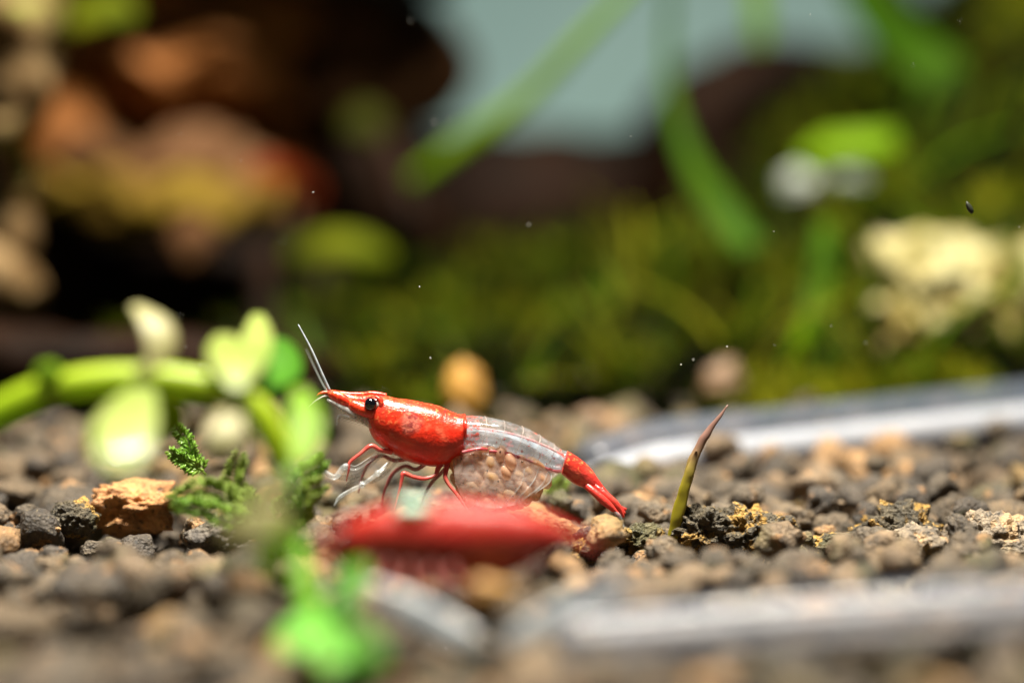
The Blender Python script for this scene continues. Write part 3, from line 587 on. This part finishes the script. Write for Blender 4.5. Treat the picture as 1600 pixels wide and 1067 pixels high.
for s in (-1, 1):
    v, f = ellipsoid(P(530, 838, YF + s * .15) - fb, (.06, .06, .06), 3); obj('eye', mesh_np('eye', v, f), M['eye'], sf)
    sweep_part('antennal_scale', M['red_front_mid'], sf, [P(530, 856, YF + s * .12), P(505, 866, YF + s * .1), P(488, 872, YF + s * .08)], [.02, .035, .01], [.05, .05, .01])
    for k, (x, xf) in enumerate(((580, 540), (610, 590), (645, 640), (680, 690), (712, 735))):
        sweep_part('walking_leg', M['red_front_mid'], sf, [P(x, 872, YF + s * .12), P(x - 6, 900, YF + s * .26), P((x + xf) / 2, 915, YF + s * .34), P(xf, 958, YF + s * .36)], [.035, .03, .024, .006])
    sweep_part('antenna', M['antenna_faint'], sf, [P(510, 850, YF + s * .08), P(450, 835, YF + s * .3), P(400, 850, YF + s * .7)], [.014, .010, .004])
    for k in range(4): sweep_part('swimming_leg', M['red_front_mid'], sf, [P(762 + 26 * k, 884 - 8 * k, YF + s * .1), P(756 + 26 * k, 900 - 8 * k, YF + s * .15), P(744 + 26 * k, 912 - 8 * k, YF + s * .15)], [.03, .04, .01], [.01, .01, .005])
    sweep_part('uropod', M['red_front_mid'], sf, [P(900, 836, YF + s * .04), P(918, 846, YF + s * .12), P(938, 858, YF + s * .17)], [.03, .05, .01], [.015, .012, .005])
sweep_part('telson', M['red_front_mid'], sf, pt([(905, 836), (922, 844), (936, 852)], YF), [.06, .045, .012], [.02, .018, .006])
v, f = lump(3, 9, .15, 1.2, .05, 3, (1.0, .55, .42)); me = mesh_np('mint_spot', v * 0.14, f)
tag(obj('mint_spot', me, M['mint'], loc=P(645, 794, YF - 0.10)), 'pale mint flake on the back of the blurred shrimp', 'spot')  # mint-coloured spot built as a small solid lump

# ------------------------------------------------------------------ foreground stem plant
YP = -3.5
pb = P(505, 985, -5.2)
pl = empty('stem_plant', pb, 'blurred lime green stem plant arching over the soil at the left', 'plant')
nodes = [[(-60, 672), (0, 640), (60, 612), (78, 606)], [(78, 606), (120, 598), (170, 592), (218, 590)], [(222, 588), (270, 594), (330, 604), (368, 614)], [(368, 614), (404, 644), (428, 684), (446, 730)]]
for i, L in enumerate(nodes):
    sweep_part('stem', M['stem'], pl, pt(L, YP), [S(20, YP), S(23, YP), S(23, YP), S(21, YP)], n=14)
sweep_part('lower_stem', M['stem_dark'], pl, [P(446, 726, YP), P(462, 800, YP - .4), P(468, 870, YP - .9), P(480, 935, YP - 1.3), P(505, 985, YP - 1.8)], [S(13, YP), S(10, YP), S(13, YP), S(18, YP), S(14, YP)], n=14)
for x, y in ((78, 605), (221, 590), (369, 615)):
    v, f = lump(3, x, .12, 1.2, .08, 3); obj('stem_node', mesh_np('stem_node', v * np.array((.07, .115, .125)) + np.array(P(x, y, YP) - pb), f), M['node'], pl)
def leaf(parent, mat, L, wd, th=0.018, side=(1, 0, 0), name='leaf', y=None):
    k = len(L); prof = [0.25, 0.75, 1.0, 0.92, 0.42] if k > 2 else [.4, 1, .4]
    pts_ = [Vector(q) for q in crom([list(P(a, b, (c[0] if c else YP))) for a, b, *c in L], 5)]
    return sweep_part(name, mat, parent, pts_, [wd * q for q in prof], [th * (q ** .5) for q in prof], side=side, n=14, seg=24)
leaf(pl, M['leaf_pale'], [(228, 596, -3.5), (205, 640, -3.9), (190, 690, -4.3), (196, 738, -4.5)], S(50, YP), side=(1, .25, 0.1))
leaf(pl, M['leaf_olive'], [(232, 600, -3.4), (248, 650, -3.2), (246, 690, -3.1)], S(44, YP), side=(1, .3, 0))
leaf(pl, M['leaf_cream'], [(230, 588, -3.6), (250, 548, -3.5), (244, 508, -3.4), (212, 478, -3.2)], S(27, YP), side=(1, .4, 0))
leaf(pl, M['leaf_lime'], [(80, 604, -3.5), (76, 588, -3.6), (72, 566, -3.6)], S(22, YP), side=(1, .3, 0))
leaf(pl, M['leaf_pale'], [(372, 610, -3.9), (366, 580, -3.7), (358, 550, -3.4), (350, 524, -3.0)], S(36, YP), side=(1, .2, 0))
leaf(pl, M['leaf_pale'], [(376, 608, -3.6), (392, 570, -3.4), (402, 530, -3.0), (404, 492, -2.5)], S(26, YP), side=(1, .4, 0))
leaf(pl, M['leaf_green'], [(385, 612, -3.3), (420, 590, -2.9), (440, 560, -2.6), (430, 530, -2.5)], S(40, YP), side=(.8, .6, 0))
leaf(pl, M['leaf_lime'], [(466, 730, -4.3), (474, 695, -4.1), (478, 655, -3.9), (468, 608, -3.6)], S(27, YP), side=(1, .2, 0))
leaf(pl, M['leaf_cream'], [(372, 626, -3.6), (356, 660, -4.0), (350, 700, -4.1), (352, 716, -4.1)], S(30, YP), side=(1, .2, 0))
leaf(pl, M['leaf_cream'], [(452, 760, -3.9), (430, 765, -4.2), (408, 778, -4.2), (398, 788, -4.2)], S(24, YP), side=(0, .3, 1))
leaf(pl, M['leaf_cream'], [(462, 820, -4.1), (430, 822, -4.6), (390, 828, -4.7), (345, 835, -4.5)], S(30, YP), side=(0, .3, 1))
leaf(pl, M['leaf_lime'], [(462, 830, -4.1), (450, 850, -4.5), (430, 868, -4.7), (400, 872, -4.7)], S(30, YP), side=(.3, .3, 1))
leaf(pl, M['leaf_mint'], [(492, 950, -5.2), (478, 970, -5.5), (466, 995, -5.8), (452, 1018, -6.0)], S(32, -5), side=(1, .3, .2))
leaf(pl, M['leaf_green'], [(505, 975, -5.3), (536, 940, -5.2), (552, 905, -5.0), (560, 876, -4.7)], S(26, -5), side=(1, .3, .2))
leaf(pl, M['leaf_mint'], [(508, 985, -5.5), (535, 1000, -5.9), (565, 1018, -6.2), (596, 1030, -6.4)], S(32, -5), side=(0, .6, 1))
leaf(pl, M['leaf_mint'], [(500, 970, -5.4), (516, 990, -5.7), (520, 1020, -6.0), (512, 1045, -6.2)], S(24, -5), side=(1, .3, .1))

# ------------------------------------------------------------------ moss sprigs near the focus
def sprig(L, y, label, mat, dens=1.0, lw=7, tip_y=None):
    ty = y if tip_y is None else tip_y
    path = [P(a, b, y + (ty - y) * i / (len(L) - 1)) for i, (a, b) in enumerate(L)]; r = empty('moss_sprig', path[0], label, 'moss')
    sweep_part('stem', mat, r, path, [.012, .010, .005], n=6)
    c = crom([list(p) for p in path], int(15 * dens)); b = MB()
    for i in range(1, len(c)):
        t = Vector(c[i] - c[i - 1]).normalized()
        for s in (-1, 1):
            ln = S(lw * (2.6 - 1.7 * i / len(c)) * random.uniform(.8, 1.2)); sd = t.cross(Vector((0, 1, 0))).normalized() * s
            d_ = (sd * .85 + t * .6 + Vector((0, random.uniform(-.45, .45), 0))).normalized(); p0 = Vector(c[i])
            b.sweep([p0, p0 + d_ * ln * .5, p0 + d_ * ln], [.005, .005, .003], n=5, seg=5)
            for q in range(2, 8):
                pp = p0 + d_ * ln * (q / 7)
                for s2 in (-1, 1):
                    dd = (d_ * .8 + t.cross(d_).cross(d_) * s2 * .7 + Vector((0, random.uniform(-.5, .5), random.uniform(-.1, .3)))).normalized()
                    b.sweep([pp, pp + dd * S(3.5), pp + dd * S(8)], [.004, .014, .002], [.003, .004, .002], side=(0, random.uniform(-1, 1), 1), n=5, seg=5)
    obj('leaflets', b.mesh('leaflets', path[0]), mat, r, kind='stuff')
sprig([(322, 742), (300, 715), (292, 690), (276, 668)], 0.2, 'bright green moss sprig left of the arching stem above the dark gap', M['sprig'], 1.0, 6)
sprig([(318, 735), (290, 722), (268, 708)], 0.1, 'small green moss sprig tip hanging over the dark gap', M['sprig'], .8, 5)
sprig([(405, 815), (385, 785), (366, 752), (374, 715)], -0.9, 'upright moss sprig behind the lower stem', M['sprig_dark'], 1.1, 9)
sprig([(415, 815), (365, 785), (318, 765), (272, 782)], -1.1, 'feathery moss frond leaning left toward the orange stone', M['sprig_dark'], 1.4, 11)
sprig([(400, 822), (352, 806), (312, 795), (280, 792)], -1.3, 'low moss frond lying on the soil right of the orange stone', M['sprig'], 1.1, 8)
sprig([(430, 820), (455, 785), (472, 748), (502, 722)], -0.9, 'moss sprig between the stem and the clear claws', M['sprig'], 1.3, 10)
sprig([(445, 825), (468, 800), (482, 770), (500, 758)], -1.1, 'low moss sprig in front of the clear claws', M['sprig_dark'], 1.1, 9)
sprig([(870, 800), (862, 780), (868, 765), (880, 752)], 1.2, 'dark moss sprig under the tail behind the eggs', M['sprig_dark'], .8, 7)
# sprout
sp_ = [P(1046, 858, 0.05), P(1056, 815, 0.02), P(1072, 758, 0), P(1084, 716, 0), P(1106, 676, .02), P(1137, 632, 0.05)]
so = empty('brown_sprout', sp_[0], 'thin sprout with olive base and brown pointed tip rising from the soil', 'sprout')
sweep_part('blade', M['sprout'], so, sp_, [S(7), S(8), S(8), S(7.5), S(5.5), S(.8)], [S(5), S(5), S(5), S(4.5), S(3), S(.6)], side=(1, 0, .4), n=14, seg=50, disp=wdisp(.008, 9, 3))
sweep_part('sheath', M['sprout'], so, [P(1050, 845, -.02), P(1060, 800, -.04), P(1074, 748, -.04), P(1086, 716, -.03), P(1089, 704, -.05)], [S(9), S(10), S(8), S(5), S(1)], [S(3), S(3), S(3), S(2), S(.6)], side=(1, 0, .4), n=12, seg=30, disp=wdisp(.01, 9, 6))

# ------------------------------------------------------------------ clear airline tubes and plastic strips
def tube(L, rp, label, streak_mat, br=0.56, drop=0.36):
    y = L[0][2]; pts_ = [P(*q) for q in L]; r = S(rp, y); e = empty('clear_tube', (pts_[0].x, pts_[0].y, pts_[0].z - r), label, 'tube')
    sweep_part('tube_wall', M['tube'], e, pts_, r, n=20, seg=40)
    sweep_part('tube_light_streak', streak_mat, e, [p - Vector((0, 0, r * drop)) for p in pts_], r * br, n=16, seg=40)  # set low to stand in for the streak of focused light
tube(TUBE_B, 50, 'clear plastic tube with a bright streak lying behind the sprout', M['light_streak'])
tube(TUBE_F, 44, 'blurred clear plastic tube in the right foreground', M['light_streak_dim'], .64, .2)
for L, wd, lab in ((STRIP_A, 20, 'pale blue plastic strip slanting down to the right under the blurred shrimp'),
                   (STRIP_B, 22, 'pale grey plastic strip slanting up to the right beside the front tube')):
    pts_ = [P(*q) for q in L]; e = empty('tmp2', pts_[0]); o = sweep_part('plastic_strip', M['strip'], e, pts_, [S(wd * q, -4.8) for q in (.6, 1, 1.05, .7)], 0.03, side=(0.3, .25, 1), n=12, seg=24)
    o.parent = None; o.location = pts_[0]; bpy.data.objects.remove(e); tag(o, lab, 'plastic strip')

# ------------------------------------------------------------------ driftwood
def log(name, mat, parent, L, r, seed, amp=.35, s=.55, rb=None, n=28, seg=60):
    return sweep_part(name, mat, parent, [P(*q) for q in L], r, rb, n=n, seg=seg, disp=wdisp(amp, s, seed))
dw = empty('driftwood', (-5.5, 13, 1.2), 'big blurred brown driftwood with branches at the upper left', 'driftwood')
log('trunk', M['wood'], dw, [(60, 20, 13.5), (220, 55, 13.5), (400, 70, 14), (480, 80, 14.2)], [1.2, 1.3, 1.2, .9], 3, .5)
log('trunk_end', M['wood_half_shaded'], dw, [(440, 75, 14.3), (560, 90, 14.6), (650, 100, 14.8), (715, 130, 15)], [1.1, 1.15, .95, .5], 6, .3)
log('heartwood', M['wood'], dw, [(40, 230, 14.5), (200, 225, 14.6), (380, 240, 14.8), (520, 270, 15)], [1.1, 1.15, 1.1, .7], 4, .45)
log('knot', M['wood_orange'], dw, [(150, 100, 12.8), (240, 98, 12.2), (320, 108, 12.4), (400, 110, 13.2)], [.4, .55, .55, .3], 5, .3, 1.3)
log('branch', M['wood_taupe'], dw, [(60, 250, 12.4), (170, 258, 11.9), (290, 262, 11.9), (390, 285, 12.2), (450, 300, 12.6)], [.34, .42, .42, .38, .25], 7, .3, 1.4)
log('branch', M['wood_algae'], dw, [(70, 300, 12.0), (170, 312, 11.5), (290, 318, 11.5), (390, 318, 11.8), (440, 318, 12.2)], [.28, .36, .38, .34, .22], 8, .28, 1.4)
log('stub', M['wood_taupe'], dw, [(296, 418, 10.9), (302, 395, 10.9), (312, 362, 11.3), (322, 330, 11.7)], [.15, .3, .28, .2], 14, .16, 1.4)
log('branch_tip', M['wood_red'], dw, [(370, 295, 12.3), (430, 300, 12.2), (490, 315, 12.8)], [.25, .45, .25], 11, .25)
log('upright', M['wood_orange'], dw, [(110, 290, 12.2), (105, 200, 12.2), (115, 110, 12.6), (110, 30, 13)], [.45, .5, .55, .5], 13, .2)
log('lower_branch', M['wood_shaded'], dw, [(480, 200, 14.5), (560, 260, 14.6), (640, 350, 14.8), (680, 460, 15)], [.7, .8, .7, .5], 16, .25)
log('root', M['wood_shaded'], dw, [(600, 210, 12.5), (640, 330, 12), (660, 400, 12)], [.14, .2, .16], 18, .06)
log('root', M['wood_shaded'], dw, [(412, 400, 10.5), (410, 460, 10), (412, 560, 9), (415, 620, 8.0)], [.13, .16, .17, .14], 19, .06)
log('cave_floor', M['wood_shaded'], dw, [(-80, 470, 14.5), (150, 470, 14.5), (330, 480, 14.5), (520, 500, 14.5)], [1.6, 1.7, 1.6, 1.2], 21, .3)
log('cave_shade_log', M['wood_shaded'], dw, [(-120, 560, 6.2), (100, 572, 6.0), (280, 580, 6.2), (430, 590, 6.8), (520, 585, 7.5)], [.42, .45, .42, .34, .2], 24, .12, 1.0)  # dark log added to stand for the shaded mouth of the cave
log('shade_backing', M['wood_shaded'], dw, [(-400, 300, 19.5), (-100, 280, 19.5), (200, 260, 19.5), (450, 260, 19.5), (640, 300, 19.5)], [.9, .9, .9, .9, .7], 22, .35, rb=[3.2, 3.2, 3.1, 2.6, 1.6])  # dark slab added to stand for the shaded hollow behind the wood
log('shade_log', M['wood_shaded'], dw, [(-100, -110, 11.5), (150, -170, 11.5), (450, -150, 12.5), (700, -110, 14)], [.9, 1.0, 1.0, .7], 23, .3)  # unseen log added overhead to block lamp light from the wood behind
dl = empty('driftwood', (1.5, 17, 1.5), 'dark shaded driftwood log lying behind the moss in the middle', 'driftwood')
log('trunk', M['wood_shaded'], dl, [(520, 330, 17), (760, 325, 17.5), (930, 320, 18), (1060, 310, 18), (1300, 240, 18)], [1.0, 1.2, 1.15, 1.2, 1.3], 27, .35)
log('branch', M['wood_shaded'], dl, [(1080, 330, 17), (1130, 200, 17), (1220, 120, 17), (1340, 110, 17.2)], [1.0, .95, .8, .5], 29, .3)
log('branch', M['wood_shaded'], dl, [(1480, 110, 17), (1440, 60, 17), (1400, 10, 17), (1360, -60, 17)], [.35, .35, .3, .3], 31, .1)
stp = empty('mossy_stump', (-6.4, 7.5, 0.9), 'pale knobbly driftwood stump at the left edge', 'driftwood')
log('trunk', M['wood_pale'], stp, [(20, 350, 8.2), (14, 260, 8.0), (22, 160, 7.9), (30, 80, 8), (0, -40, 8.2)], [.16, .28, .42, .5, .5], 33, .3, 1.2)
log('twig', M['wood_pale'], stp, [(25, 330, 8.0), (30, 370, 8.0), (28, 410, 8)], [.16, .2, .12], 35, .05)
tag(sweep_part('tan_stick', M['wood_pale'], dw, [P(*q) for q in [(-420, 120, 9.5), (-200, 270, 8.6), (-20, 410, 7.8), (30, 448, 7.6), (62, 470, 7.5)]], [.3, .28, .26, .27, .16], n=20, seg=40, disp=wdisp(.06, 1.2, 37)), 'short tan stick end poking in from the left edge', 'stick')
o = bpy.data.objects['tan_stick']; o.location = dw.location; o.parent = None

# ------------------------------------------------------------------ moss carpet behind
def moss_top(x): return np.interp(x, [-12, -6, -3.5, -2, 0, 2, 3.2, 4.5, 7, 12], [1.2, 1.2, 1.5, 1.8, 2.0, 2.2, 2.6, 3.9, 5.3, 5.5])
def nz2(x, y, s, k): return noise.noise(Vector((x * s + k, y * s - k, k)))
def moss_z(x, y):
    t = max(0.0, (y - 5.6) / 7.5); t2 = min(t, 1.25)
    return 0.58 + (float(moss_top(x)) - 0.58) * (t2 ** .9) + min(1, t * 3) * (.40 * nz2(x, y, .55, 3) + .22 * nz2(x, y, 1.4, 8))
xs = np.linspace(-13, 13, 105); ys = np.linspace(5.2, 17, 55)
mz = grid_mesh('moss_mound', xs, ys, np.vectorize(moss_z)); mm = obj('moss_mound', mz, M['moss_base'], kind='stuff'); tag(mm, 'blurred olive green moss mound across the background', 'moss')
mp = np.array([(0.20, 0.24, 0.010), (0.12, 0.18, 0.008), (0.26, 0.26, 0.012), (0.07, 0.10, 0.006), (0.14, 0.28, 0.010), (0.34, 0.34, 0.015)])
V, Fc, Cc, off = [], [], [], 0
for k in range(52000):
    x = rng.uniform(-8.5, 9.5); y = 5.7 + 10.3 * rng.random() ** 1.25
    q = nz2(x, y, .9, 21) + .5 * nz2(x, y, 2.3, 5)
    if q < -0.42 and random.random() < .8: continue
    if x < -2.2 and (nz2(x, y, .5, 44) < 0.05 or y > 11) and random.random() < .85: continue
    z = moss_z(x, y); L_ = random.uniform(.12, .34) * (1.5 if q > .35 else 1); an = random.uniform(0, 6.28); el = random.uniform(.1, 1.3)
    d_ = np.array((math.cos(an) * math.cos(el), math.sin(an) * math.cos(el), math.sin(el))); sd = np.cross(d_, (random.uniform(-1, 1), random.uniform(-1, 1), .3)); sd /= np.linalg.norm(sd) + 1e-6
    p0 = np.array((x, y, z - .03)); wv = random.uniform(.02, .045)
    V.append(np.array([p0, p0 + d_ * L_ * .5 + sd * wv, p0 + d_ * L_, p0 + d_ * L_ * .5 - sd * wv])); Fc.append((off, off + 1, off + 2, off + 3)); off += 4
    ci = int(np.clip(2.5 + 4.2 * q + random.gauss(0, .9), 0, 5)); ci = (3, 1, 0, 4, 2, 5)[ci]
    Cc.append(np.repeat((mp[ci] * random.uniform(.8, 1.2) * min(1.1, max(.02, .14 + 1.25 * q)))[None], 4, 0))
for k in range(420):
    x = random.choice((random.uniform(-2.5, 8), random.uniform(1.0, 7.5))); y = random.uniform(6.2, 13.5); p0 = np.array((x, y, moss_z(x, y) - .05)); L_ = random.uniform(.5, 1.5) * (1.3 if x > 1 else .8); wv = random.uniform(.03, .07)
    an = random.uniform(0, 6.28); cu = random.uniform(-1.2, 1.2); dz = random.uniform(.5, 1.0); col = mp[random.choice((2, 4, 4, 5, 0))] * random.uniform(.25, 1.2); nseg = 6
    pts_ = [p0 + np.array((math.cos(an) * .5 * q + cu * .35 * q * q, math.sin(an) * .4 * q, dz * q - .25 * q * q)) * L_ for q in np.linspace(0, 1, nseg)]
    sd = np.array((math.sin(an + .7), .4, .25)); sd /= np.linalg.norm(sd)
    V.append(np.array([p + e * sd * wv * (1.15 - i_ / nseg) for i_, p in enumerate(pts_) for e in (-1, 1)])); Cc.append(np.repeat(col[None], 2 * nseg, 0))
    for i_ in range(nseg - 1): Fc.append((off + 2 * i_, off + 2 * i_ + 1, off + 2 * i_ + 3, off + 2 * i_ + 2))
    off += 2 * nseg
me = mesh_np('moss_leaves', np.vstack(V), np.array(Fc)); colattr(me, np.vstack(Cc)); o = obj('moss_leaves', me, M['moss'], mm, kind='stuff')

# long grass-like leaves and brighter fronds in the background
def blade(L, wpx, label, mat, side=(1, .3, .2), prof=(.8, 1, 1, .9, .5)):
    pts_ = [Vector(q) for q in crom([list(P(*q)) for q in L], 5)]; r = S(wpx, L[0][2]); e = empty('tmp3', pts_[0])
    o = sweep_part('grass_leaf', mat, e, pts_, [r * q for q in prof], [max(.03, r * .18)] * 5, side=side, n=14, seg=40)
    o.parent = None; o.location = pts_[0]; bpy.data.objects.remove(e); return tag(o, label, 'leaf', 'long leaves in the background')
blade([(640, 285, 11.5), (720, 225, 10.8), (820, 155, 10), (910, 62, 9.2), (1010, -40, 8.5)], 15, 'long green leaf rising to the top right across the pale back wall', M['blade_top'], (.5, -.5, -.6))
blade([(1050, -60, 10.5), (1045, 120, 10.5), (1075, 240, 10.2), (1130, 330, 10), (1180, 390, 9.6)], 24, 'long green leaf bending down to the right beside the dark hollow', M['blade'], (1, .3, .3), (.3, .4, .7, 1, .9))
blade([(1180, -80, 12), (1182, -20, 12), (1185, 20, 12), (1188, 50, 12), (1190, 76, 12)], 17, 'short green leaf tip hanging from the top edge', M['blade_bright'], (1, .2, 0))
blade([(1310, -90, 13), (1370, 20, 13), (1440, 90, 13), (1510, 140, 12.8), (1580, 230, 12.5)], 42, 'broad dark green leaf sloping down to the right at the top right', M['blade'], (.6, .4, .6))
blade([(1290, 350, 8.5), (1285, 440, 8.2), (1268, 530, 7.8), (1255, 610, 7.2), (1245, 680, 6.2)], 24, 'upright green leaf in front of the moss left of the yellow rock', M['blade'], (1, .3, 0), (.6, .9, 1, 1.1, .9))
blade([(1225, 640, 6.8), (1232, 600, 6.9), (1245, 560, 7), (1256, 530, 7), (1262, 500, 7)], 20, 'small green leaf leaning on the upright leaf near the tube', M['blade_bright'], (1, .3, 0))
blade([(450, 400, 11), (500, 385, 10.5), (545, 382, 10.5), (580, 390, 10.5), (610, 400, 10.6)], 24, 'yellow green leaf lying under the red branch tip', M['leaf_mid'], (0, .5, 1))
blade([(540, 190, 13), (555, 185, 12.8), (575, 190, 12.7), (590, 205, 12.7), (600, 230, 12.8)], 26, 'olive leaf hanging in front of the dark driftwood', M['leaf_dim'], (.4, .4, 1))
blade([(1400, 215, 10.5), (1370, 222, 10.4), (1330, 225, 10.4), (1290, 228, 10.5), (1250, 250, 10.6)], 24, 'bright green leaf above the two grey blobs', M['blade_bright'], (0, .5, 1))
blade([(20, 30, 9), (40, 15, 9), (60, 5, 9), (80, 5, 9), (100, 15, 9)], 30, 'yellow green leaf in the top left corner', M['leaf_mid'], (0, .5, 1))
blade([(110, 35, 10), (140, 20, 10), (170, 12, 10), (190, 15, 10), (210, 30, 10)], 28, 'green leaf above the orange wood knot', M['leaf_mid'], (0, .5, 1))

# ------------------------------------------------------------------ motes drifting in the water
V, Fc, off = [], [], 0
dv, df = ico(1)
for x, y in ((188, 211), (283, 210), (378, 252), (442, 376), (280, 494), (640, 34), (703, 44), (700, 184), (677, 193), (490, 300), (598, 614), (673, 558), (1210, 362), (1085, 560), (1135, 541), (1300, 509), (1354, 536), (1063, 570), (1264, 24), (1425, 102), (825, 350), (655, 450), (290, 540), (1500, 34), (985, 213), (1592, 356), (1210, 541)):
    q = P(x + random.uniform(-2, 2), y + random.uniform(-2, 2), random.choice((random.uniform(-.5, .5), random.uniform(-2.5, 3)))); V.append(dv * random.choice((.003, .004, .005, .007)) + np.array(q)); Fc.append(df + off); off += len(dv)
tag(obj('floating_particles', mesh_np('floating_particles', np.vstack(V), np.vstack(Fc)), M['mote'], kind='stuff'), 'tiny pale specks drifting in the water', 'particles')
q = P(1515, 325, 0); v, f = lump(2, 4, .3, 1.2, .2, 3, (.5, .4, 1.15)); R = np.array(Euler((0, -.4, 0)).to_matrix())
tag(obj('dark_speck', mesh_np('dark_speck', v @ R.T * .05, f), M['mote_dark'], loc=q), 'small dark speck drifting above the yellow rock', 'speck')
